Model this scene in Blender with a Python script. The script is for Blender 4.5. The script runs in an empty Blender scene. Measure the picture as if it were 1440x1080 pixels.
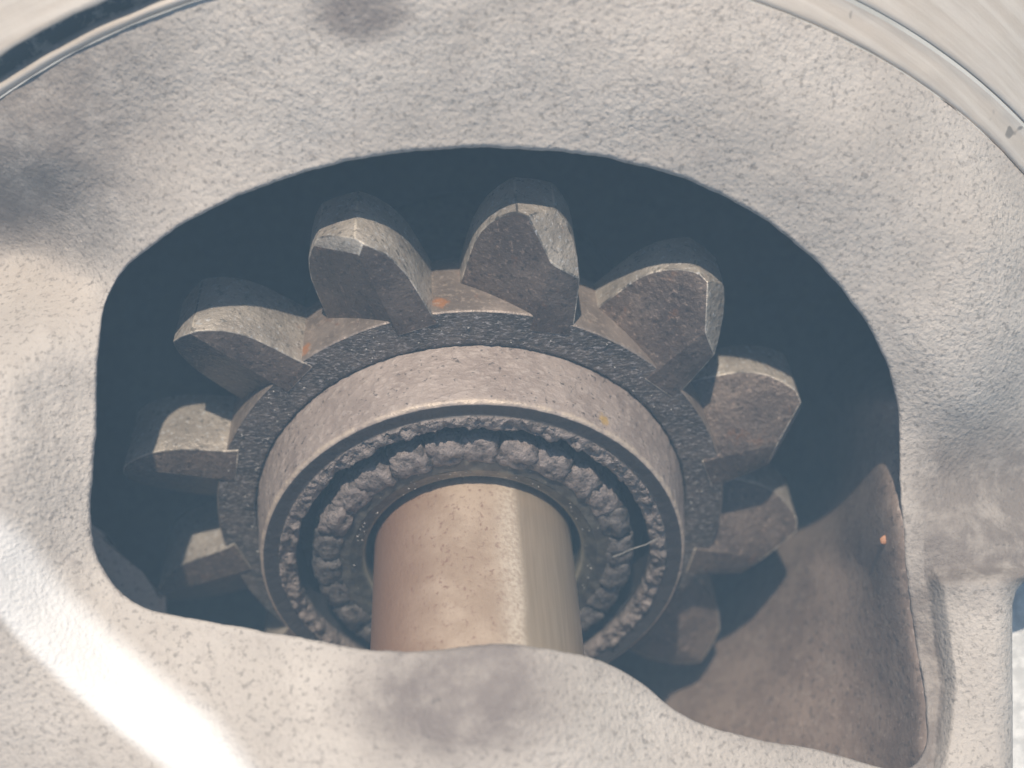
import bpy, bmesh, math, random
import numpy as np
from mathutils import Vector, Matrix, noise

random.seed(7)
rng = np.random.default_rng(7)
scene = bpy.context.scene
scene.unit_settings.system = 'METRIC'
scene.unit_settings.scale_length = 0.01          # one unit is one centimetre

# ------------------------------------------------------------------ camera, sky, sun, exposure
H = 11.0                                          # lens height over the plane z = 0, in cm
cam_d = bpy.data.cameras.new('camera')
cam = bpy.data.objects.new('camera', cam_d)
scene.collection.objects.link(cam)
cam.location = (0, 0, H)
cam_d.sensor_width = 36.0
cam_d.lens = 49.5
cam_d.clip_start = 0.05
cam_d.clip_end = 500
cam_d.dof.use_dof = True
cam_d.dof.focus_distance = H - 1.25
cam_d.dof.aperture_fstop = 0.26
scene.camera = cam

SUN = Vector((-0.07, 0.55, 0.83)).normalized()
world = bpy.data.worlds.new("World")
scene.world = world
world.use_nodes = True
wn = world.node_tree
sky = wn.nodes.new('ShaderNodeTexSky')
sky.sky_type = 'NISHITA'
sky.sun_disc = False
sky.sun_elevation = math.asin(SUN.z)
sky.sun_rotation = math.atan2(SUN.x, SUN.y)
bg = wn.nodes['Background']
bg.inputs['Strength'].default_value = 0.09
wn.links.new(sky.outputs[0], bg.inputs['Color'])

sun_d = bpy.data.lights.new('sun', 'SUN')
sun_d.energy = 4.5
sun_d.angle = math.radians(1.0)
sun_d.color = (1.0, 0.90, 0.79)
sun = bpy.data.objects.new('sun', sun_d)
scene.collection.objects.link(sun)
sun.location = SUN * 30
sun.rotation_euler = (-SUN).to_track_quat('-Z', 'Y').to_euler()

scene.view_settings.view_transform = 'Standard'
scene.view_settings.look = 'None'
scene.view_settings.exposure = 0.27
scene.view_settings.gamma = 1.0
scene.render.engine = 'CYCLES'
scene.cycles.use_denoising = True
scene.cycles.max_bounces = 8
scene.cycles.volume_bounces = 0

# ------------------------------------------------------------------ frame of the drive axis
A = np.array([0.0471, -0.6209, 0.0]); A[2] = math.sqrt(1 - A @ A)
P0 = np.array([-0.311, -1.032, 0.0])              # centre of the pinion's front face
E1 = np.array([1.0, 0, 0]) - A[0] * A; E1 /= np.linalg.norm(E1)
E2 = np.cross(A, E1)


def axis_matrix(s=0.0, off=0.0):
    p = P0 + A * s + E2 * off
    return Matrix(((E1[0], E2[0], A[0], p[0]), (E1[1], E2[1], A[1], p[1]),
                   (E1[2], E2[2], A[2], p[2]), (0, 0, 0, 1)))


def at(u, v, z):
    """point of the photograph's coordinates (u, v) lying at height z"""
    u = np.asarray(u, float); v = np.asarray(v, float); z = np.asarray(z, float)
    k = (H - z) / H / 180.0
    return np.stack([(u - 720) * k, (540 - v) * k, z], -1)


def img(p):
    k = H / (H - p[..., 2]) * 180
    return 720 + p[..., 0] * k, 540 - p[..., 1] * k


def sstep(a, b, x):
    t = np.clip((x - a) / (b - a), 0, 1)
    return t * t * (3 - 2 * t)


# ------------------------------------------------------------------ object helpers
col = scene.collection


def link(o, parent=None):
    col.objects.link(o)
    if parent is not None:
        o.parent = parent
    return o


def tag(o, label, cat, group=None):
    o['label'] = label; o['category'] = cat
    if group: o['group'] = group
    return o


def empty(name, m):
    o = bpy.data.objects.new(name, None)
    o.empty_display_size = 0.2
    link(o); o.matrix_world = m
    return o


def mesh_np(name, V, F, mats, smooth=True, parent=None, mat_idx=None, attrs=None):
    me = bpy.data.meshes.new(name)
    V = np.ascontiguousarray(V, np.float32); F = np.ascontiguousarray(F, np.int32)
    me.vertices.add(len(V)); me.vertices.foreach_set('co', V.ravel())
    n = F.shape[1]
    me.loops.add(F.size); me.loops.foreach_set('vertex_index', F.ravel())
    me.polygons.add(len(F)); me.polygons.foreach_set('loop_start', np.arange(len(F), dtype=np.int32) * n)
    me.polygons.foreach_set('use_smooth', np.full(len(F), smooth))
    if mat_idx is not None:
        me.polygons.foreach_set('material_index', np.asarray(mat_idx, np.int32))
    me.update(calc_edges=True); me.validate()
    for k, a in (attrs or {}).items():
        at_ = me.attributes.new(k, 'FLOAT', 'POINT')
        at_.data.foreach_set('value', np.ascontiguousarray(a, np.float32))
    for m in (mats if isinstance(mats, (list, tuple)) else [mats]):
        me.materials.append(m)
    return link(bpy.data.objects.new(name, me), parent)


def grid_faces(n, m, wrap):
    """n columns (wrapped or not) by m rows, vertex index i*m+j"""
    i = np.arange(n if wrap else n - 1); j = np.arange(m - 1)
    I, J = np.meshgrid(i, j, indexing='ij'); I2 = (I + 1) % n
    return np.stack([I * m + J, I2 * m + J, I2 * m + J + 1, I * m + J + 1], -1).reshape(-1, 4)


def noise_arr(P, scale, octaves=3, seed=0.0):
    out = np.empty(len(P))
    f = noise.fractal
    for i, p in enumerate(P):
        out[i] = f((p[0] * scale + seed, p[1] * scale - seed, p[2] * scale + 2 * seed), 0.6, 2.1, octaves)
    return out


def bm_obj(name, bm, mat, parent=None, angle=35):
    me = bpy.data.meshes.new(name)
    bmesh.ops.recalc_face_normals(bm, faces=bm.faces[:])
    bm.to_mesh(me); bm.free()
    for p in me.polygons: p.use_smooth = True
    me.set_sharp_from_angle(angle=math.radians(angle))
    me.materials.append(mat)
    return link(bpy.data.objects.new(name, me), parent)


def lathe(name, prof, mat, parent, n=180, closed=False, rough=0.0, rscale=12, phi=(0, 360), attr=None):
    """prof: list of (R, s); revolved about the parent's local z"""
    prof = np.array(prof, float)
    full = phi == (0, 360)
    ph = np.radians(np.linspace(phi[0], phi[1], n + (0 if full else 1), endpoint=not full))
    R = prof[:, 0][None, :] + 0 * ph[:, None]; S = prof[:, 1][None, :] + 0 * ph[:, None]
    V = np.stack([R * np.sin(ph)[:, None], R * np.cos(ph)[:, None], S], -1).reshape(-1, 3)
    if rough:
        V[:, 2] += rough * noise_arr(V, rscale, 3)
        V[:, :2] *= (1 + rough * 0.6 * noise_arr(V, rscale, 2, 5.0) / np.maximum(0.3, np.hypot(V[:, 0], V[:, 1])))[:, None]
    F = grid_faces(len(ph), len(prof), full)[:, ::-1]
    return mesh_np(name, V, F, mat, True, parent)


def dense(prof, step):
    out = [prof[0]]
    for a, b in zip(prof[:-1], prof[1:]):
        d = math.hypot(b[0] - a[0], b[1] - a[1]); k = max(1, round(d / step))
        for i in range(1, k + 1):
            out.append((a[0] + (b[0] - a[0]) * i / k, a[1] + (b[1] - a[1]) * i / k))
    return out


# ------------------------------------------------------------------ materials
class NT:
    def __init__(self, name):
        self.m = bpy.data.materials.new(name); self.m.use_nodes = True
        self.t = self.m.node_tree; self.b = self.t.nodes['Principled BSDF']
        self.co = self.t.nodes.new('ShaderNodeTexCoord').outputs['Object']

    def n(self, kind, **kw):
        o = self.t.nodes.new(kind)
        for k, v in kw.items(): setattr(o, k, v)
        return o

    def set(self, sock, v):
        if isinstance(v, bpy.types.NodeSocket): self.t.links.new(v, sock)
        elif isinstance(v, tuple) and len(v) == 3 and sock.type == 'RGBA': sock.default_value = (*v, 1)
        else: sock.default_value = v

    def noise(self, scale, detail=4, rough=0.6, vec=None, dist=0.0):
        o = self.n('ShaderNodeTexNoise')
        self.set(o.inputs['Vector'], vec or self.co)
        o.inputs['Scale'].default_value = scale; o.inputs['Detail'].default_value = detail
        o.inputs['Roughness'].default_value = rough; o.inputs['Distortion'].default_value = dist
        return o.outputs['Fac']

    def voro(self, scale, feature='F1', vec=None, out='Distance', rand=1.0):
        o = self.n('ShaderNodeTexVoronoi', feature=feature)
        self.set(o.inputs['Vector'], vec or self.co)
        o.inputs['Scale'].default_value = scale; o.inputs['Randomness'].default_value = rand
        return o.outputs[out]

    def stretch(self, s):
        o = self.n('ShaderNodeMapping'); self.set(o.inputs['Vector'], self.co)
        o.inputs['Scale'].default_value = s
        return o.outputs[0]

    def ramp(self, f, a, b, lo=0.0, hi=1.0):
        o = self.n('ShaderNodeMapRange', interpolation_type='SMOOTHSTEP')
        self.set(o.inputs['Value'], f)
        o.inputs['From Min'].default_value = a; o.inputs['From Max'].default_value = b
        o.inputs['To Min'].default_value = lo; o.inputs['To Max'].default_value = hi
        return o.outputs[0]

    def mix(self, f, a, b):
        o = self.n('ShaderNodeMix', data_type='RGBA')
        self.set(o.inputs[0], f); self.set(o.inputs[6], a); self.set(o.inputs[7], b)
        return o.outputs[2]

    def math(self, op, a, b=0.0, c=0.0):
        o = self.n('ShaderNodeMath', operation=op)
        self.set(o.inputs[0], a); self.set(o.inputs[1], b)
        if op == 'MULTIPLY_ADD': self.set(o.inputs[2], c)
        return o.outputs[0]

    def attr(self, name):
        return self.n('ShaderNodeAttribute', attribute_name=name).outputs['Fac']

    def spot(self, c, r):
        o = self.n('ShaderNodeVectorMath', operation='DISTANCE')
        self.set(o.inputs[0], self.co); o.inputs[1].default_value = c
        w = self.noise(1.6 / r, 3)
        d = self.math('MULTIPLY_ADD', w, r * 1.6, o.outputs['Value'])
        return self.ramp(d, r * 1.9, r * 1.1)

    def bump(self, layers):
        prev = None
        for h, strength, dist in layers:
            o = self.n('ShaderNodeBump')
            o.inputs['Strength'].default_value = strength; o.inputs['Distance'].default_value = dist
            self.set(o.inputs['Height'], h)
            if prev is not None: self.t.links.new(prev, o.inputs['Normal'])
            prev = o.outputs['Normal']
        self.t.links.new(prev, self.b.inputs['Normal'])

    def done(self, color, rough=0.5, metal=0.0, spec=0.5):
        self.set(self.b.inputs['Base Color'], color); self.set(self.b.inputs['Roughness'], rough)
        self.set(self.b.inputs['Metallic'], metal); self.set(self.b.inputs['Specular IOR Level'], spec)
        return self.m


def mat_cast():
    t = NT('cast_aluminium')
    g = t.noise(31, 4, 0.62); c = t.voro(34, 'SMOOTH_F1'); big = t.noise(1.1, 4); fine = t.noise(75, 3)
    base = t.mix(t.ramp(big, .35, .65), (.53, .46, .395), (.625, .548, .475))
    base = t.mix(t.ramp(t.noise(9, 4), .52, .72, 0, .45), base, (.42, .355, .305))
    base = t.mix(t.ramp(t.noise(27, 3, .6), .53, .68, 0, .55), base, (.18, .15, .125))
    brown = t.attr('brown')
    base = t.mix(t.math('MULTIPLY', brown, t.ramp(t.noise(6, 5), .3, .6, .55, 1)), base, (.22, .178, .152))
    stain = t.attr('stain')
    base = t.mix(t.math('MULTIPLY', stain, t.ramp(t.noise(6, 5, .65), .22, .62, .6, 1.0)), base, (.225, .182, .16))
    pits = t.ramp(t.noise(7.5, 2, vec=t.stretch((1, 1.1, 1))), .70, .76)
    base = t.mix(t.math('MULTIPLY', pits, .5), base, (.12, .10, .09))
    bare = t.attr('bare')
    base = t.mix(bare, base, (.88, .83, .78))
    rough = t.mix(bare, (.62, .62, .62), (.42, .42, .42))
    g = t.math('MULTIPLY', g, t.ramp(t.noise(.55, 2), .38, .62, .45, 1.25))
    t.bump([(t.noise(5, 3), .2, .02), (g, .75, .016), (c, .45, .012), (fine, .4, .006)])
    return t.done(base, rough, 0.0, .4)


def mat_machined():
    t = NT('machined_aluminium')
    br = t.noise(3, 4, vec=t.stretch((14, 14, 14)))
    streak = t.n('ShaderNodeTexNoise')
    # turning marks follow the radius
    sep = t.n('ShaderNodeVectorMath', operation='LENGTH')
    m2 = t.n('ShaderNodeVectorMath', operation='MULTIPLY'); t.set(m2.inputs[0], t.co); m2.inputs[1].default_value = (1, 1, 0)
    t.set(sep.inputs[0], m2.outputs[0])
    comb = t.n('ShaderNodeCombineXYZ'); t.set(comb.inputs[0], sep.outputs['Value'])
    sm = t.n('ShaderNodeVectorMath', operation='MULTIPLY_ADD')
    t.set(sm.inputs[0], t.co); sm.inputs[1].default_value = (.08, .08, .08); t.set(sm.inputs[2], comb.outputs[0])
    ring = t.noise(16, 4, .7, vec=sm.outputs[0])
    base = t.mix(t.ramp(ring, .35, .65), (.64, .54, .44), (.74, .645, .545))
    spots = t.ramp(t.noise(4.2, 2), .70, .74)
    base = t.mix(t.math('MULTIPLY', spots, .7), base, (.15, .13, .11))
    dirt = t.attr('dirt')
    base = t.mix(t.math('MULTIPLY', dirt, t.ramp(t.noise(7, 4, .65), .62, .48, .35, 1)), base, (.085, .072, .064))
    t.bump([(ring, .3, .01), (t.noise(20, 3), .2, .01)])
    return t.done(base, t.ramp(br, .3, .7, .38, .55), t.ramp(dirt, 0, 1, .12, 0), .4)


def mat_cavity():
    t = NT('greasy_inner_casting')
    b = t.noise(2.2, 4); g = t.noise(11, 4)
    base = t.mix(t.ramp(b, .35, .65), (.215, .153, .12), (.29, .215, .172))
    base = t.mix(t.ramp(g, .5, .72, 0, .5), base, (.36, .29, .245))
    base = t.mix(t.ramp(t.noise(24, 3), .60, .70, 0, .6), base, (.46, .37, .31))
    base = t.mix(t.ramp(t.noise(17, 3), .44, .34, 0, .6), base, (.10, .075, .062))
    t.bump([(g, .4, .02), (t.noise(26, 3), .5, .012)])
    return t.done(base, .6, 0, .4)


def mat_annulus():
    t = NT('greasy_black_steel')
    v = t.stretch((1.0, 2.0, 1.0))
    g = t.noise(22, 4, .65, vec=v)
    fl = t.ramp(t.noise(24, 3, .65, vec=v), .53, .62)
    base = t.mix(t.ramp(t.noise(4, 3), .4, .6), (.075, .059, .049), (.135, .105, .088))
    base = t.mix(t.math('MULTIPLY', fl, .8), base, (.36, .325, .32))
    t.bump([(g, .9, .03), (t.noise(60, 2), .4, .008)])
    return t.done(base, .42, .2, .6)


def mat_tooth(name, c1, c2, rough):
    t = NT(name)
    oi = t.n('ShaderNodeObjectInfo').outputs['Random']
    off = t.n('ShaderNodeVectorMath', operation='ADD'); t.set(off.inputs[0], t.co)
    sc = t.math('MULTIPLY', oi, 31.0); cx = t.n('ShaderNodeCombineXYZ'); t.set(cx.inputs[0], sc); t.set(cx.inputs[1], sc)
    t.set(off.inputs[1], cx.outputs[0]); v = off.outputs[0]
    g = t.noise(20, 4, .62, vec=v); b = t.noise(3.0, 4, vec=v)
    base = t.mix(t.ramp(b, .35, .65), c1, c2)
    base = t.mix(t.ramp(t.noise(26, 3, vec=v), .56, .70, 0, .55), base, tuple(min(.7, x * 2.3) for x in c2))
    base = t.mix(t.ramp(t.noise(19, 3, vec=v), .42, .34, 0, .7), base, tuple(x * .45 for x in c1))
    base = t.mix(t.ramp(t.noise(4.5, 5, .7, vec=v), .60, .70, 0, .5), base, (.26, .13, .065))
    t.bump([(t.noise(6, 3, vec=v), .35, .05), (g, .8, .022), (t.noise(60, 2, vec=v), .4, .008)])
    return t.done(base, t.ramp(b, .3, .7, rough, rough + .14), .3, .5)


def mat_hub():
    t = NT('oily_gear_steel')
    g = t.noise(20, 4); b = t.noise(3, 4)
    base = t.mix(t.ramp(b, .35, .65), (.20, .155, .125), (.31, .245, .20))
    for ph in (-36.5, -5.5):
        p = (1.97 * math.sin(math.radians(ph)), 1.97 * math.cos(math.radians(ph)), -.12)
        base = t.mix(t.spot(p, .075), base, (.42, .19, .08))
    base = t.mix(t.ramp(t.noise(22, 4), .52, .66, 0, .6), base, (.46, .37, .30))
    base = t.mix(t.ramp(t.noise(5, 5, .7), .58, .70, 0, .6), base, (.22, .10, .05))
    t.bump([(g, .6, .02), (t.noise(50, 2), .4, .006)])
    return t.done(base, .45, .3, .5)


def mat_collar():
    t = NT('brown_oxidised_collar')
    v = t.stretch((1, 1.0, 1.6))
    g = t.noise(16, 5, .62, vec=v); b = t.noise(2.4, 4)
    base = t.mix(t.ramp(b, .35, .65), (.33, .255, .215), (.42, .335, .285))
    base = t.mix(t.ramp(g, .50, .64, 0, .55), base, (.54, .45, .39))
    base = t.mix(t.ramp(t.noise(26, 3), .40, .31, 0, .8), base, (.09, .07, .06))
    base = t.mix(t.spot((.93, 1.29, .42), .06), base, (.52, .34, .13))
    base = t.mix(t.attr('edge'), base, (.60, .475, .36))
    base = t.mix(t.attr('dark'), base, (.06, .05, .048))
    flake = t.math('MULTIPLY', t.attr('flake'), t.ramp(t.noise(15, 4, .6), .36, .47))
    base = t.mix(flake, base, (.29, .235, .208))
    t.bump([(g, .8, .02), (t.noise(60, 2), .3, .006), (t.math('MULTIPLY', flake, t.noise(15, 5)), .8, .05)])
    return t.done(base, t.math('MULTIPLY_ADD', t.attr('edge'), -.15, .52), .15, .5)


def mat_flaky(name, c1, c2):
    t = NT(name)
    g = t.noise(12, 5, .62); f = t.noise(34, 3)
    base = t.mix(t.ramp(g, .36, .54), c1, c2)
    base = t.mix(t.ramp(f, .56, .68, 0, .7), base, (.10, .085, .085))
    t.bump([(g, .9, .05), (f, .6, .015)])
    return t.done(base, .55, .1, .5)


def mat_bush():
    t = NT('dark_oily_bush')
    g = t.noise(10, 4)
    base = t.mix(t.ramp(g, .4, .65), (.085, .072, .062), (.17, .15, .12))
    base = t.mix(t.ramp(t.noise(22, 2), .69, .73), base, (.45, .42, .36))
    base = t.mix(t.attr('edge'), base, (.45, .40, .30))
    t.bump([(g, .4, .02), (t.noise(45, 2), .3, .008)])
    return t.done(base, .38, .35, .5)


def mat_shaft():
    t = NT('rust_reflection_shaft')
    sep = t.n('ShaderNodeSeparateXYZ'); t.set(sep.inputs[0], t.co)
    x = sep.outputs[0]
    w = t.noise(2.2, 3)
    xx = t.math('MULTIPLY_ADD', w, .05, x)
    refl_side = t.ramp(xx, .385, .305)                     # paints the reflection edge: rusty bright side left, olive side right
    v = t.stretch((1, 1, .75))
    g = t.noise(24, 5, .65, vec=v); b = t.noise(3, 4)
    rust = t.mix(t.ramp(b, .35, .65), (.45, .32, .225), (.61, .465, .345))
    rust = t.mix(t.ramp(g, .45, .33, 0, .8), rust, (.30, .17, .12))
    rust = t.mix(t.ramp(x, -.66, -.05, .95, 0), rust, (.33, .19, .125))
    rust = t.mix(t.ramp(xx, .12, .30, 0, .75), rust, t.mix(t.ramp(t.noise(34, 4), .38, .62), (.58, .46, .35), (.80, .68, .54)))  # bright highlight streak painted in beside the reflection edge
    rust = t.mix(t.ramp(t.noise(38, 3), .60, .70, 0, .5), rust, (.34, .21, .15))
    pol = t.mix(t.ramp(t.noise(3, 3, vec=t.stretch((12, 12, .5))), .2, .8), (.58, .445, .31), (.70, .55, .40))  # right side carries its olive reflection as colour
    base = t.mix(refl_side, pol, rust)
    t.bump([(t.math('MULTIPLY', refl_side, g), .35, .02), (t.noise(50, 2, vec=t.stretch((1, 1, .05))), .06, .005)])
    return t.done(base, t.mix(refl_side, (.33, .33, .33), (.44, .44, .44)), t.mix(refl_side, (.6, .6, .6), (.25, .25, .25)), .5)


def mat_ground():
    t = NT('pale_concrete')
    b = t.noise(.8, 5)
    base = t.mix(t.ramp(b, .35, .65), (.62, .60, .57), (.76, .74, .71))
    t.bump([(t.noise(9, 4), .4, .04)])
    return t.done(base, .8)


def mat_plain(name, c, rough=.6, metal=0.0):
    t = NT(name)
    base = t.mix(t.ramp(t.noise(9, 3), .35, .65), tuple(x * .8 for x in c), tuple(min(1, x * 1.15) for x in c))
    t.bump([(t.noise(40, 3), .5, .01)])
    return t.done(base, rough, metal)


M_CAST, M_MACH, M_CAV, M_ANN = mat_cast(), mat_machined(), mat_cavity(), mat_annulus()
M_TOOTH = mat_tooth('crusted_tooth_end', (.105, .074, .058), (.175, .128, .10), .42)
M_FLANK = mat_tooth('worn_tooth_flank', (.36, .305, .25), (.50, .43, .355), .34)
M_EDGE = mat_tooth('bright_worn_edge', (.12, .10, .085), (.72, .62, .50), .34)
M_HUB, M_COL, M_FLAKE = mat_hub(), mat_collar(), mat_flaky('crusted_spline_steel', (.105, .082, .072), (.28, .225, .20))
M_DARKSPL = mat_flaky('darker_spline_steel', (.05, .042, .038), (.15, .125, .112))
M_SLAB = mat_plain('pale_slab', (.80, .77, .73), .45)
M_BUSH, M_SHAFT, M_GROUND = mat_bush(), mat_shaft(), mat_ground()

# ------------------------------------------------------------------ ground
GZ = -5.5
bm = bmesh.new()
bmesh.ops.create_grid(bm, x_segments=40, y_segments=40, size=150)
for v in bm.verts: v.co.z = GZ
g = bm_obj('ground', bm, M_GROUND); g['kind'] = 'structure'

# ------------------------------------------------------------------ housing
housing = empty('starter_housing', Matrix.Translation((0, 0, GZ)))
tag(housing, 'grey cast aluminium starter housing with a large window open onto the pinion', 'starter housing')
HM = Matrix.Translation((0, 0, -GZ))              # children are written in world coordinates


def house_part(o):
    o.matrix_local = HM
    return o


# flange ring: a circle square to the axis
F_S, F_OFF, F_R = -0.47, -1.247, 5.59


def flange_pt(phi, R, s):
    ph = np.radians(phi)
    return (P0 + A * s + E2 * F_OFF)[None, :] + R * (np.sin(ph)[:, None] * E1 + np.cos(ph)[:, None] * E2)


WIN = [(230, 862), (196, 850), (165, 826), (143, 795), (131, 760), (128, 715), (131, 660), (135, 600), (137, 540), (140, 480),
       (146, 435), (158, 403), (178, 375), (205, 352), (240, 326), (290, 297), (350, 270), (420, 245), (500, 225), (590, 212),
       (680, 208), (760, 211), (850, 222), (930, 241), (1000, 267), (1070, 306), (1130, 352), (1180, 402), (1222, 460),
       (1248, 515), (1261, 570), (1265, 620), (1265, 674), (1270, 748), (1277, 825), (1287, 898), (1298, 963), (1302, 1015),
       (1301, 1049), (1285, 1075), (1262, 1082), (1233, 1078), (1186, 1064), (1143, 1053), (1078, 1042), (1001, 1023), (962, 1006), (936, 989),
       (906, 963), (863, 937), (820, 922), (770, 912), (720, 906), (690, 906), (640, 911), (590, 915), (520, 914), (440, 900), (330, 880)]


def closed_spline(P, n):
    P = np.array(P, float); k = len(P)
    dense_ = []
    for i in range(k):
        p0, p1, p2, p3 = P[i - 1], P[i], P[(i + 1) % k], P[(i + 2) % k]
        for t in np.linspace(0, 1, 12, endpoint=False):
            dense_.append(.5 * (2 * p1 + (p2 - p0) * t + (2 * p0 - 5 * p1 + 4 * p2 - p3) * t * t + (3 * p1 - p0 - 3 * p2 + p3) * t ** 3))
    D = np.array(dense_); D = np.vstack([D, D[:1]])
    L = np.r_[0, np.cumsum(np.hypot(*np.diff(D, axis=0).T))]
    q = np.linspace(0, L[-1], n, endpoint=False)
    return np.stack([np.interp(q, L, D[:, 0]), np.interp(q, L, D[:, 1])], -1)


class RBF:
    def __init__(self, pts, reg=1e-3):
        P = np.array(pts, float); self.X = P[:, :2] / 500; n = len(P)
        K = self.k(self.X) + reg * np.eye(n); Q = np.c_[np.ones(n), self.X]
        M = np.block([[K, Q], [Q.T, np.zeros((3, 3))]])
        self.w = np.linalg.solve(M, np.r_[P[:, 2], 0, 0, 0]); self.n = n

    def k(self, X):
        r2 = ((X[:, None] - self.X[None]) ** 2).sum(-1)
        return np.where(r2 > 0, .5 * r2 * np.log(np.maximum(r2, 1e-12)), 0)

    def __call__(self, u, v):
        X = np.stack([np.ravel(u), np.ravel(v)], -1) / 500
        out = np.concatenate([self.k(x) @ self.w[:self.n] + np.c_[np.ones(len(x)), x] @ self.w[self.n:] for x in np.array_split(X, 24)])
        return out.reshape(np.shape(u))


fphi = np.linspace(-62, 62, 32)
fu, fv = img(flange_pt(fphi, F_R - .05, F_S - .03))
fz = flange_pt(fphi, F_R - .05, F_S - .03)[:, 2]
ctrl = [(680, 208, 1.86), (420, 245, 1.84), (250, 320, 1.80), (160, 405, 1.60), (850, 222, 1.82), (1000, 267, 1.72), (1130, 352, 1.53),
        (1222, 460, 1.32), (1262, 570, 1.04), (680, 80, 2.10), (400, 120, 2.05), (950, 110, 2.04), (200, 190, 1.83), (60, 225, 1.80), (60, 290, 1.42), (-20, 300, 1.30), (130, 330, 1.52),
        (1180, 230, 1.76), (1300, 380, 1.43),
        (40, 356, 1.00), (130, 392, 1.30), (-60, 340, .9), (60, 450, 1.66), (0, 520, 1.92), (60, 560, 1.80), (128, 560, 1.66), (0, 650, 2.05),
        (60, 700, 1.9), (128, 715, 1.68), (143, 795, 1.7), (196, 850, 1.78), (100, 870, 1.92), (300, 980, 2.08), (0, 1000, 2.05), (150, 1080, 2.1),
        (330, 880, 1.92), (440, 900, 2.03), (520, 914, 2.15), (640, 911, 2.26), (700, 906, 2.3), (770, 912, 2.26), (863, 937, 2.02), (962, 1006, 1.82),
        (1078, 1042, 1.66), (1233, 1078, 1.42), (640, 1000, 2.48), (450, 1000, 2.28), (800, 1020, 2.4), (640, 1100, 2.58), (950, 1090, 2.05),
        (1150, 1130, 1.66), (1400, 340, 1.40), (1440, 470, 1.10), (1340, 560, 1.16), (1285, 645, .94), (1360, 668, .78), (1440, 695, .62),
        (1268, 720, 1.02), (1350, 745, 1.05), (1440, 765, 1.02), (1277, 810, 1.02), (1400, 805, 1.12), (1287, 898, 1.0), (1302, 1015, 1.15),
        (1360, 950, 1.16), (1390, 1080, 1.25), (640, 1300, 2.5), (0, 1300, 2.0), (-300, 700, 2.15), (-300, 1000, 2.05)]
ctrl += list(zip(fu, fv, fz))
ext = RBF(ctrl, 6e-3)

N = 1000
W = closed_spline(WIN, N)
wig = np.array([noise.fractal((math.cos(2 * math.pi * i / N) * 14, math.sin(2 * math.pi * i / N) * 14, 1.3), .6, 2, 4) for i in range(N)])
C0 = np.array([700., 620.])
nd = (W - C0) / np.linalg.norm(W - C0, axis=1)[:, None]
W = W + nd * (wig * 1.6)[:, None]
# outer boundary: the flange circle above, cut sides below
outer = list(zip(fu, fv)) + [(1640, 640), (1600, 780), (1520, 806), (1462, 812), (1440, 818), (1429, 830), (1424, 850), (1424, 900), (1424, 1000), (1424, 1100), (1420, 1320),
         (1000, 1320), (400, 1320), (-320, 1320), (-320, 900), (-330, 600)]
outer = np.array(outer)
oa = np.arctan2(outer[:, 1] - C0[1], outer[:, 0] - C0[0])
D = np.zeros(N)
oc = np.vstack([outer, outer[:1]]) - C0
for i in range(N):
    d = nd[i]; best = 0
    p, q = oc[:-1], oc[1:]; e = q - p
    den = d[0] * e[:, 1] - d[1] * e[:, 0]
    with np.errstate(divide='ignore', invalid='ignore'):
        tt = (p[:, 0] * e[:, 1] - p[:, 1] * e[:, 0]) / den
        uu = (p[:, 0] * d[1] - p[:, 1] * d[0]) / den
    ok = (uu >= -1e-9) & (uu <= 1 + 1e-9) & (tt > 0)
    D[i] = tt[ok].max()
O = C0 + nd * D[:, None]
Mr = 150
fr = np.r_[np.linspace(0, .02, 6, endpoint=False), .02 + .98 * np.linspace(0, 1, Mr - 14) ** 1.05]
PU = W[:, None, :] + (O - W)[:, None, :] * fr[None, :, None]
U, Vv = PU[..., 0], PU[..., 1]
Z = ext(U, Vv)


def poly_dist(u, v, line):
    """signed distance to a polyline, positive on its right-hand side when walking it in image axes"""
    best = np.full(u.shape, 1e9); sg = np.zeros(u.shape)
    for (x0, y0), (x1, y1) in zip(line[:-1], line[1:]):
        ex, ey = x1 - x0, y1 - y0; l2 = ex * ex + ey * ey
        t = np.clip(((u - x0) * ex + (v - y0) * ey) / l2, 0, 1)
        dx, dy = u - x0 - t * ex, v - y0 - t * ey; d = np.hypot(dx, dy)
        s = np.sign(ex * (v - y0) - ey * (u - x0)); m = d < best
        best = np.where(m, d, best); sg = np.where(m, s, sg)
    return best * sg


# raised boss in the lower left corner, with a bare chamfer turned to the gear
band = [(-200, 640), (0, 790), (57, 862), (126, 930), (198, 992), (262, 1042), (300, 1090), (380, 1200)]
bd = poly_dist(U, Vv, band)
Z = Z + .09 * sstep(-45, 45, bd)
bare = sstep(-70, -25, bd) * sstep(56, 40, bd)
# rib on the lower right
ribl = [(1298, 1400), (1318, 1075), (1322, 1045), (1330, 963), (1322, 898), (1311, 816), (1316, 806), (1500, 798)]
rd = poly_dist(U, Vv, ribl)
Z = Z + .15 * sstep(-10, 18, rd) * (U > 1200)
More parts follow.
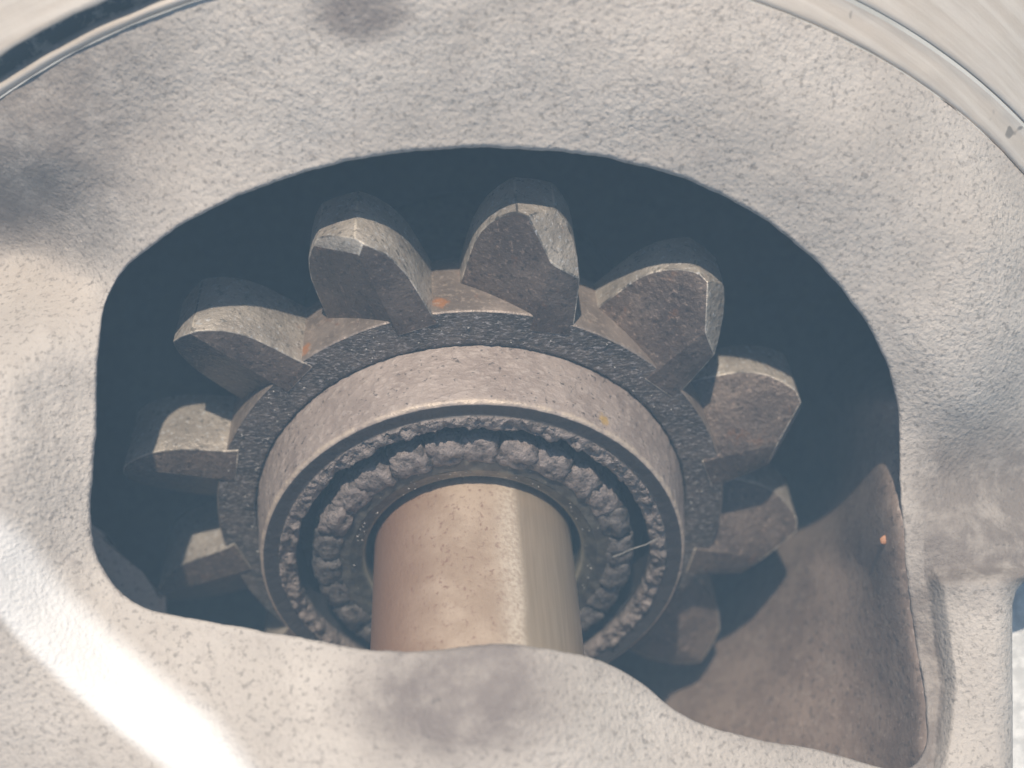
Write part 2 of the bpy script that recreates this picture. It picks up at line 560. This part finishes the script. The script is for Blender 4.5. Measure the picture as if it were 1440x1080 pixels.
# rounded edges: window rim and the cut right side
dw = np.linalg.norm(PU - W[:, None, :], axis=-1) / 190
rf = .035
dd = np.clip(rf - dw, 0, rf); Z = Z - (rf - np.sqrt(rf * rf - dd * dd))
low = ((oa_ := np.arctan2(nd[:, 1], nd[:, 0])) > .2) & (oa_ < 3.3)
do = np.linalg.norm(PU - O[:, None, :], axis=-1) / 190
ro = .16
d2 = np.where(low[:, None], np.clip(ro - do, 0, ro), 0); Z = Z - (ro - np.sqrt(ro * ro - d2 * d2))
brown = np.clip(sstep(330, 60, U) * sstep(420, 250, Vv) * .8 + sstep(1230, 1330, U) * sstep(560, 660, Vv) * sstep(830, 800, Vv) * .9  # brown tone; also paints in shade on the right arm and rib strip
                + sstep(60, 0, dw * 190) * sstep(860, 940, Vv) * .3 + (U > 1240) * sstep(4, -6, rd) * sstep(800, 830, Vv) * .9
                + sstep(70, 10, np.abs(Vv - 806)) * (U > 1300) * .5, 0, 1)
stain = np.clip(sstep(190, 60, np.hypot((U - 640) / 1.15, (Vv - 985) * 1.5)) + .9 * sstep(60, 20, np.hypot((U - 505) / 1.6, (Vv - 20) * 1.1))
                + .5 * sstep(45, 10, np.hypot(U - 700, Vv - 912) / 1.5), 0, 1)
P3 = at(U, Vv, Z)
flat = P3.reshape(-1, 3)
n1 = noise_arr(flat, 20, 3); n2 = noise_arr(flat, 2.2, 2, 3.0)
fade = np.clip(1 - bare.ravel() * .8, 0, 1)
flat = flat.copy(); flat[:, 2] += n1 * .0032 * fade + n2 * .010
P3 = flat.reshape(N, len(fr), 3)
# inner side of the window: wall going down, flared behind the rim
rows_in = []
for dz, fl in ((4.9, 60), (3.2, 46), (1.9, 32), (1.0, 20), (.5, 12), (.22, 6), (.08, 2)):
    q = W + nd * fl
    rows_in.append(at(q[:, 0], q[:, 1], P3[:, 0, 2] - dz))
rows_in = np.stack(rows_in, 1)
skirt = P3[:, -1:, :].copy()
s1 = skirt.copy(); s1[..., 2] -= .4; s2 = skirt.copy(); s2[..., 2] = GZ - .02
allP = np.concatenate([rows_in, P3, s1, s2], 1)
m = allP.shape[1]
pad = lambda a: np.pad(a, ((0, 0), (rows_in.shape[1], 2)), mode='edge').ravel()
z0 = lambda a: np.pad(a, ((0, 0), (rows_in.shape[1], 2))).ravel()
F = grid_faces(N, m, True)
row = np.tile(np.arange(m - 1), N)
body = mesh_np('casting_body', allP.reshape(-1, 3), F, [M_CAST, M_CAV], True, housing,
               (row < rows_in.shape[1] - 1).astype(int), dict(brown=pad(brown), stain=pad(stain), bare=z0(bare)))
house_part(body)

# inner wall of the housing behind the pinion
wall_c = [(1335, 600, -.2), (1335, 700, .3), (1335, 780, .66), (1335, 950, .88), (1335, 1100, 1.0),
          (1220, 680, .10), (1210, 800, .08), (1220, 950, .30), (1220, 1060, .48), (1140, 800, -.75), (1120, 920, -.55), (1120, 1040, -.2), (1000, 930, -1.65), (1000, 1030, -1.0),
          (880, 960, -2.3), (900, 1080, -1.8), (1150, 650, -1.9), (1000, 780, -2.7), (700, 900, -3.0), (400, 900, -3.2), (200, 900, -3.2), (100, 700, -3.3), (100, 400, -3.3), (400, 300, -3.3),
          (700, 150, -3.3), (1000, 300, -3.2), (1180, 450, -2.4), (1270, 500, -1.0), (700, 600, -3.3), (400, 600, -3.3), (700, 1150, -3.0), (200, 1150, -3.2), (1340, 400, -1.0), (1300, 200, -2.0)]
rim = W[(W[:, 0] > 1245) & (W[:, 1] > 560)][::9]
for u_, v_ in rim:
    e0 = float(ext(np.array([u_]), np.array([v_]))[0])
    if v_ < 1062: dp = float(.7 * sstep(740, 570, v_)); wall_c += [(u_, v_, e0 - .022 - dp), (u_ + 22, v_, e0 - .10 - dp), (u_ - 26, v_, e0 - .24 - dp)]
wr = RBF(wall_c, 1e-4)
gu, gv = np.meshgrid(np.linspace(50, 1345, 170), np.linspace(140, 1180, 150), indexing='ij')
wp = at(gu, gv, wr(gu, gv)).reshape(-1, 3)
wp[:, 2] += noise_arr(wp, 5, 3, 2.0) * .02
house_part(mesh_np('inner_wall', wp, grid_faces(170, 150, False)[:, ::-1], M_CAV, True, housing))

# shoulder seen through the window's lower left corner
bm = bmesh.new()
prof = [(95, 715, -.1), (150, 752, -.15), (195, 812, -.2), (233, 838, -.25), (234, 915, -.25), (110, 940, -.1)]
top = [bm.verts.new(at(u, v, z)) for u, v, z in prof]
bot = [bm.verts.new(at(720 + (u - 720) * 1.0, v, z - 3.4)) for u, v, z in prof]
bm.faces.new(top)
for i in range(len(top)):
    j = (i + 1) % len(top); bm.faces.new([top[j], top[i], bot[i], bot[j]])
bmesh.ops.bevel(bm, geom=[e for e in bm.edges if e.verts[0] in top and e.verts[1] in top], offset=.05, segments=3, affect='EDGES')
house_part(bm_obj('inner_shoulder', bm, M_CAST, housing))

# added slab standing in for the bright ground beyond the rib
bm = bmesh.new()
rim_p = [(1300, 700), (1640, 640), (1640, 1330), (1300, 1330)]
tp = [bm.verts.new(at(u, v, .25)) for u, v in rim_p]; bt = [bm.verts.new(at(u, v, .25) + np.array([0, 0, -.8])) for u, v in rim_p]
bm.faces.new(tp); bm.faces.new(bt[::-1])
for i in range(4): bm.faces.new([tp[i], bt[i], bt[(i + 1) % 4], tp[(i + 1) % 4]])
house_part(bm_obj('ground_slab', bm, M_SLAB, housing))

# flange: lip, groove and turned face
fl_root = Matrix(axis_matrix(0, F_OFF))


def flange_part(name, rows, mat, n=260, phi=(-72, 72), attrs=None):
    ph = np.linspace(phi[0], phi[1], n)
    V = []; at_ = []
    for p in ph:
        for R, s, dirt in rows(p):
            V.append((R * math.sin(math.radians(p)), R * math.cos(math.radians(p)), s)); at_.append(dirt)
    V = np.array(V); m_ = len(V) // n
    V[:, 2] += noise_arr(V, 6, 3) * .006
    o = mesh_np(name, V, grid_faces(n, m_, False)[:, ::-1], mat, True, housing, None, dict(dirt=at_))
    o.matrix_local = HM @ fl_root
    return o


def lip_rows(p):
    g_ = float(sstep(-8, -16, p))
    w_ = noise.noise((p * .35, 0, 0)) * .012
    pr = [(-.10, -.45, 0), (-.06, -.14, 0), (-.048, -.04, 0), (-.03, -.01 * g_ - .03 * (1 - g_), 0), (-.01, -.04 * (1 - g_), 0), (.012 + w_, -.005 - .05 * (1 - g_), 0)]
    if g_ < .5:
        pr += [(.03, -.068, 0), (.07, -.10, 0), (.10, -.125, 0), (.125, -.138, 0), (.148, -.146, 0)]
        return [(F_R + a_, F_S + b_, c_) for a_, b_, c_ in pr]
    d = .02 + .14 * g_
    pr += [(.028 + w_, -.015 - .05 * g_, .4 * g_), (.04 + w_, -d * .7, g_), (.07, -d, g_), (.12, -d, g_), (.185, -d, g_)]
    return [(F_R + a_, F_S + b_, c_) for a_, b_, c_ in pr]


def face_rows(p):
    g_ = float(sstep(-8, -16, p))
    w_ = noise.noise((p * .5, 3, 0)) * .02 * g_
    h = .02 * g_ - .168 * (1 - g_)
    return [(F_R + .155, F_S - .5, g_), (F_R + .16 + w_, F_S + h - .05, g_ * .9), (F_R + .168 + w_, F_S + h - .01, .6 * g_), (F_R + .18 + w_, F_S + h, .2 * g_)] + \
           [(F_R + .18 + x, F_S + h - .8 * x, 0) for x in np.linspace(.03, 1.75, 24)] + [(F_R + 2.1, F_S - 1.5, 0), (F_R + 2.15, F_S - 1.6, 0), (F_R + 2.15, F_S - 2.5, 0)]


flange_part('flange_lip', lip_rows, M_MACH)
flange_part('flange_face', face_rows, M_MACH)

# ------------------------------------------------------------------ pinion
pinion = empty('pinion_gear', axis_matrix(0))
tag(pinion, 'dark worn steel pinion gear with thick slanted teeth inside the housing window', 'gear')
lathe('gear_hub', dense([(1.2, -.68), (1.955, -.68)], .3) + dense([(1.965, -.66), (1.965, -.02)], .08) + [(1.962, -.008), (1.953, -.001)], M_HUB, pinion, 240)
lathe('rear_boss', dense([(1.48, -.6), (1.48, -2.4)], .3) + [(1.0, -2.4)], M_CAV, pinion, 120)
lathe('face_ring', dense([(1.9535, -.001), (1.674, .0), (1.669, -.05), (1.50, -.05), (1.50, -.3)], .022), M_ANN, pinion, 520, rough=.010, rscale=21)


def tooth_mesh(kind):
    prof = [(1.88, 13.0), (1.97, 11.8), (2.08, 10.9), (2.2, 10.0), (2.32, 9.1), (2.42, 8.0), (2.51, 6.7), (2.59, 5.1), (2.645, 3.7), (2.668, 2.9)]
    pts = [(r * math.sin(math.radians(a)), r * math.cos(math.radians(a))) for r, a in prof]
    ring = [(-x, y) for x, y in pts] + [(0.0, 2.675)] + pts[::-1]
    bm = bmesh.new(); lay = bm.faces.layers.int.new('part')
    f = [bm.verts.new((x, y, .0)) for x, y in ring]; b = [bm.verts.new((x, y, -.66)) for x, y in ring]
    bm.faces.new(f); bm.faces.new(b[::-1])
    for i in range(len(ring)):
        j = (i + 1) % len(ring); fc = bm.faces.new([f[i], b[i], b[j], f[j]]); fc[lay] = 1

    def cut(p, nrm, mark=0):
        r = bmesh.ops.bisect_plane(bm, geom=bm.verts[:] + bm.edges[:] + bm.faces[:], plane_co=p, plane_no=nrm, clear_outer=True)
        ed = [e for e in r['geom_cut'] if isinstance(e, bmesh.types.BMEdge)]
        for fc in bmesh.ops.edgeloop_fill(bm, edges=ed)['faces']: fc[lay] = mark

    def cut3(a, b_, c, mark=0):
        a, b_, c = Vector(a), Vector(b_), Vector(c); n_ = (b_ - a).cross(c - a).normalized()
        if n_.z < 0: n_ = -n_
        cut(a, n_, mark)
    th = math.radians(34)
    cut((.12, 1.97, 0), Vector((-math.sin(th), .02 if kind == 'chamfered' else .0, math.cos(th))).normalized())
    if kind == 'chamfered':
        cut3((-.05, 2.64, -.115), (.17, 2.40, .0), (.39, 2.33, -.10), 1)
        cut3((.17, 2.40, .0), (.28, 2.05, .003), (.46, 2.20, -.05))
    elif kind == 'chipped':
        cut3((-.17, 2.61, -.20), (.12, 2.56, .0), (.0, 2.674, -.13), 1)
    bmesh.ops.remove_doubles(bm, verts=bm.verts[:], dist=.004)
    bm.normal_update()
    sharp = [e for e in bm.edges if len(e.link_faces) == 2 and any(f_[lay] for f_ in e.link_faces) and e.calc_face_angle(0) > math.radians(24)]
    rr = bmesh.ops.bevel(bm, geom=sharp, offset=.009, segments=2, profile=.6, affect='EDGES', clamp_overlap=True)
    for fc in rr['faces']: fc[lay] = 2 if fc.calc_center_median().z > -.5 else 1
    bmesh.ops.triangulate(bm, faces=[fc for fc in bm.faces if len(fc.verts) > 4])
    for fc in bm.faces: fc.material_index = fc[lay]
    return bm


teeth = {}
for kd in ('chamfered', 'chipped', 'plain'):
    o = bm_obj('tooth', tooth_mesh(kd), M_TOOTH, pinion, 28)
    o.data.materials.append(M_FLANK); o.data.materials.append(M_EDGE)
    teeth[kd] = [o, True]
kinds = ['chamfered'] * 4 + ['plain'] * 2 + ['chamfered', 'plain', 'plain', 'plain', 'plain', 'chipped']
for k in range(12):
    src, first = teeth[kinds[k]]
    o = src if first else link(src.copy(), pinion)
    teeth[kinds[k]][1] = False
    o.rotation_euler = (0, 0, -math.radians(10.7 + 30 * k + random.uniform(-.4, .4)))
    o.location = (0, 0, random.uniform(.006, .014))

# ------------------------------------------------------------------ stop collar
collar = empty('stop_collar', axis_matrix(.0))
tag(collar, 'brown oxidised steel collar with a crusted rim, seated against the pinion face', 'collar')
cp = [(1.645, -.045), (1.655, -.036), (1.657, -.02)] + dense([(1.656, .0), (1.592, .505)], .022) + [(1.588, .520), (1.580, .531), (1.568, .538)]
ce = len(cp)
cp += dense([(1.56, .540), (1.455, .520)], .02) + dense([(1.445, .524), (1.345, .508)], .012) + dense([(1.332, .49), (1.325, .15)], .03) + [(1.2, .15)]
nph = 620
ph = np.linspace(0, 2 * np.pi, nph, endpoint=False)
cpa = np.array(cp)
R = np.repeat(cpa[None, :, 0], nph, 0); S = np.repeat(cpa[None, :, 1], nph, 0)
V = np.stack([R * np.sin(ph)[:, None], R * np.cos(ph)[:, None], S], -1).reshape(-1, 3)
Rf, Sf = R.ravel(), S.ravel()
edge = np.exp(-((Rf - 1.582) / .014) ** 2) * np.clip((Sf - .50) / .02, 0, 1)
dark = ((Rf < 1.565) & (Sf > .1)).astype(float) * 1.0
na = noise_arr(V, 11, 4, 4.0)
edge = edge * np.clip(.75 + .9 * na, .15, 1)
fl = np.where((Rf < 1.452) & (Rf > 1.318) & (Sf > .44), 1.0, 0.0)
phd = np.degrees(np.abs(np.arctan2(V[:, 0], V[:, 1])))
upper_mask = np.clip(1.15 - .8 * sstep(45, 100, phd + 60 * na), 0, 1)  # flakes thin out towards the lower half
side = ((Rf > 1.585) & (Sf < .52)).astype(float)
V[:, 2] += fl * (.014 + .038 * na) + (1 - side) * (1 - fl) * .004 * na
V[:, :2] *= (1 + side * .004 * na + fl * .012 * noise_arr(V, 9, 3, 8.0))[:, None]
mesh_np('sleeve', V, grid_faces(nph, len(cp), True)[:, ::-1], M_COL, True, collar, None, dict(edge=edge, dark=dark * (1 - fl * .5), flake=fl * upper_mask))

# ------------------------------------------------------------------ splined bush between collar and shaft
bush = empty('splined_bush', axis_matrix(.0))
tag(bush, 'crusted toothed ring with rusty lumps between the brown collar and the shaft', 'bush')
bp = dense([(1.30, .12), (1.19, .14)], .08) + dense([(1.17, .38), (1.13, .44)], .03) + dense([(1.05, .485), (.93, .50)], .02)
bp2 = dense([(.93, .50), (.835, .455)], .02) + [(.826, .448), (.818, .436), (.815, .42)] + dense([(.815, .40), (.80, -.2)], .08)
rb = lathe('ring_body', bp, M_BUSH, bush, 240, rough=.01, rscale=9)
inner = lathe('inner_race', bp2, M_BUSH, bush, 240)
e_ = np.array([math.exp(-((v.co.xy.length - .822) / .012) ** 2) if v.co.z > .38 else 0 for v in inner.data.vertices])
a_ = inner.data.attributes.new('edge', 'FLOAT', 'POINT'); a_.data.foreach_set('value', e_.astype(np.float32))


def spline_lump(seed):
    bm = bmesh.new()
    bmesh.ops.create_cube(bm, size=1.0)
    bmesh.ops.subdivide_edges(bm, edges=bm.edges[:], cuts=7, use_grid_fill=True)
    for v in bm.verts:
        c = v.co * 2
        l = max(abs(c.x), abs(c.y), abs(c.z)); r = c.length
        c = c * (.55 + .45 * l / r) if r > 0 else c
        x, y, z = c
        w = .170 * (1.0 - .12 * (y + 1) / 2)
        p = Vector((x * w, 1.10 + y * .115, .385 + z * .150))
        p.z -= .02 * max(0, y) ** 2 + .012 * x * x
        n_ = noise.fractal((p.x * 13 + seed * 5.1, p.y * 13, p.z * 13 + seed), .6, 2.1, 3)
        p += Vector((x, y, z)).normalized() * (n_ * .030)
        v.co = p
    return bm


lumps = {}
for k in range(26):
    phi_k = (k * 360 / 26 + 4 + 180) % 360 - 180
    key = (k % 4, abs(phi_k) > 66)                   # the lower half gets a darker steel
    if key in lumps:
        o = link(lumps[key].copy(), bush)
    else:
        o = lumps[key] = bm_obj('spline', spline_lump(k % 4), M_DARKSPL if key[1] else M_FLAKE, bush, 180)
    o.rotation_euler = (0, 0, -math.radians(phi_k + random.uniform(-1.2, 1.2)))
    o.location = (0, 0, random.uniform(-.02, .012))

# ------------------------------------------------------------------ shaft
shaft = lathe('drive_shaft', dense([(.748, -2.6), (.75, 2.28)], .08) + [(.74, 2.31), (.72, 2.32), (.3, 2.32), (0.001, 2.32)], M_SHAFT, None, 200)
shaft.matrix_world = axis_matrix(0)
tag(shaft, 'bright round steel shaft, rusty with a reflection painted along its left half, running through the pinion', 'shaft')

# ------------------------------------------------------------------ small things
# orange rust flake on the inner wall
wz = float(wr(np.array([1244.]), np.array([760.]))[0])
bm = bmesh.new(); bmesh.ops.create_icosphere(bm, subdivisions=2, radius=.034)
for v in bm.verts:
    v.co *= 1 + .35 * noise.noise(v.co * 40); v.co.z *= .55
fk = bm_obj('rust_flake', bm, mat_plain('orange_rust', (.55, .26, .13)), None, 60)
fk.location = at(1244, 760, wz + .012)
tag(fk, 'tiny orange rust flake stuck on the brown inner wall at right', 'flake')

# pale lint fibre lying across the crusted rings
def on_axis_plane(u, v, s):
    d = np.array([(u - 720) / 180, (540 - v) / 180, -H]); o_ = np.array([0, 0, H]); c = P0 + A * s
    return o_ + ((c - o_) @ A) / (d @ A) * d


pts = [Vector(on_axis_plane(u, v, .56)) for u, v in [(862, 783), (874, 779), (886, 773), (898, 769), (908, 766), (917, 761), (926, 757)]]
bm = bmesh.new(); rings = []
for i, p_ in enumerate(pts):
    tn = (pts[min(i + 1, 6)] - pts[max(i - 1, 0)]).normalized(); sd = tn.cross(Vector((0, 0, 1))).normalized(); up = sd.cross(tn)
    rings.append([bm.verts.new(p_ + .0045 * (math.cos(a_) * sd + math.sin(a_) * up)) for a_ in np.linspace(0, 2 * math.pi, 6, endpoint=False)])
for ra, rb_ in zip(rings[:-1], rings[1:]):
    for i in range(6): bm.faces.new([ra[i], ra[(i + 1) % 6], rb_[(i + 1) % 6], rb_[i]])
bm.faces.new(rings[0]); bm.faces.new(rings[-1])
lf = bm_obj('lint_fibre', bm, mat_plain('pale_lint', (.30, .28, .25)))
tag(lf, 'thin pale lint fibre lying over the crusted rim right of the shaft', 'fibre')

# added bright specks imitating metal glints and dust on the ring and rims
GV, GF = [], []
for i in range(130):
    ph_ = random.uniform(-115, 115)
    Rr, ss = random.choice([(random.uniform(1.70, 1.93), .004), (random.uniform(1.70, 1.93), .004), (random.uniform(.86, .92), .485)])
    c_ = P0 + A * (ss + .004) + Rr * (math.sin(math.radians(ph_)) * E1 + math.cos(math.radians(ph_)) * E2)
    q = random.uniform(.004, .010); b0 = len(GV)
    for d_ in ((1, 0, 0), (-.6, .8, 0), (-.5, -.8, .1), (0, 0, 1.0)):
        v_ = np.array(d_) * q * rng.uniform(.6, 1.3, 3); GV.append(c_ + E1 * v_[0] + E2 * v_[1] + A * v_[2])
    GF += [(b0, b0 + 1, b0 + 3), (b0 + 1, b0 + 2, b0 + 3), (b0 + 2, b0, b0 + 3), (b0, b0 + 2, b0 + 1)]
gr = mesh_np('glint_grit', np.array(GV), np.array(GF), mat_plain('glint_speck', (.45, .42, .385), .4), False)
gr['kind'] = 'stuff'

# ------------------------------------------------------------------ added bluish volume standing in for lens glare
bm = bmesh.new(); bmesh.ops.create_cube(bm, size=1.0)
zb, zt = GZ - 1.0, H + .4
for v in bm.verts: v.co = Vector((v.co.x * 320, v.co.y * 320, (zb + zt) / 2 + v.co.z * (zt - zb)))
hm = bpy.data.materials.new('glare_veil'); hm.use_nodes = True
hn = hm.node_tree; hn.nodes.clear()
ho = hn.nodes.new('ShaderNodeOutputMaterial'); hv = hn.nodes.new('ShaderNodeVolumePrincipled')
hv.inputs['Color'].default_value = (.49, .79, 1.06, 1); hv.inputs['Density'].default_value = .0205
hn.links.new(hv.outputs[0], ho.inputs['Volume'])
hz = bm_obj('glare_haze', bm, hm); hz['kind'] = 'stuff'
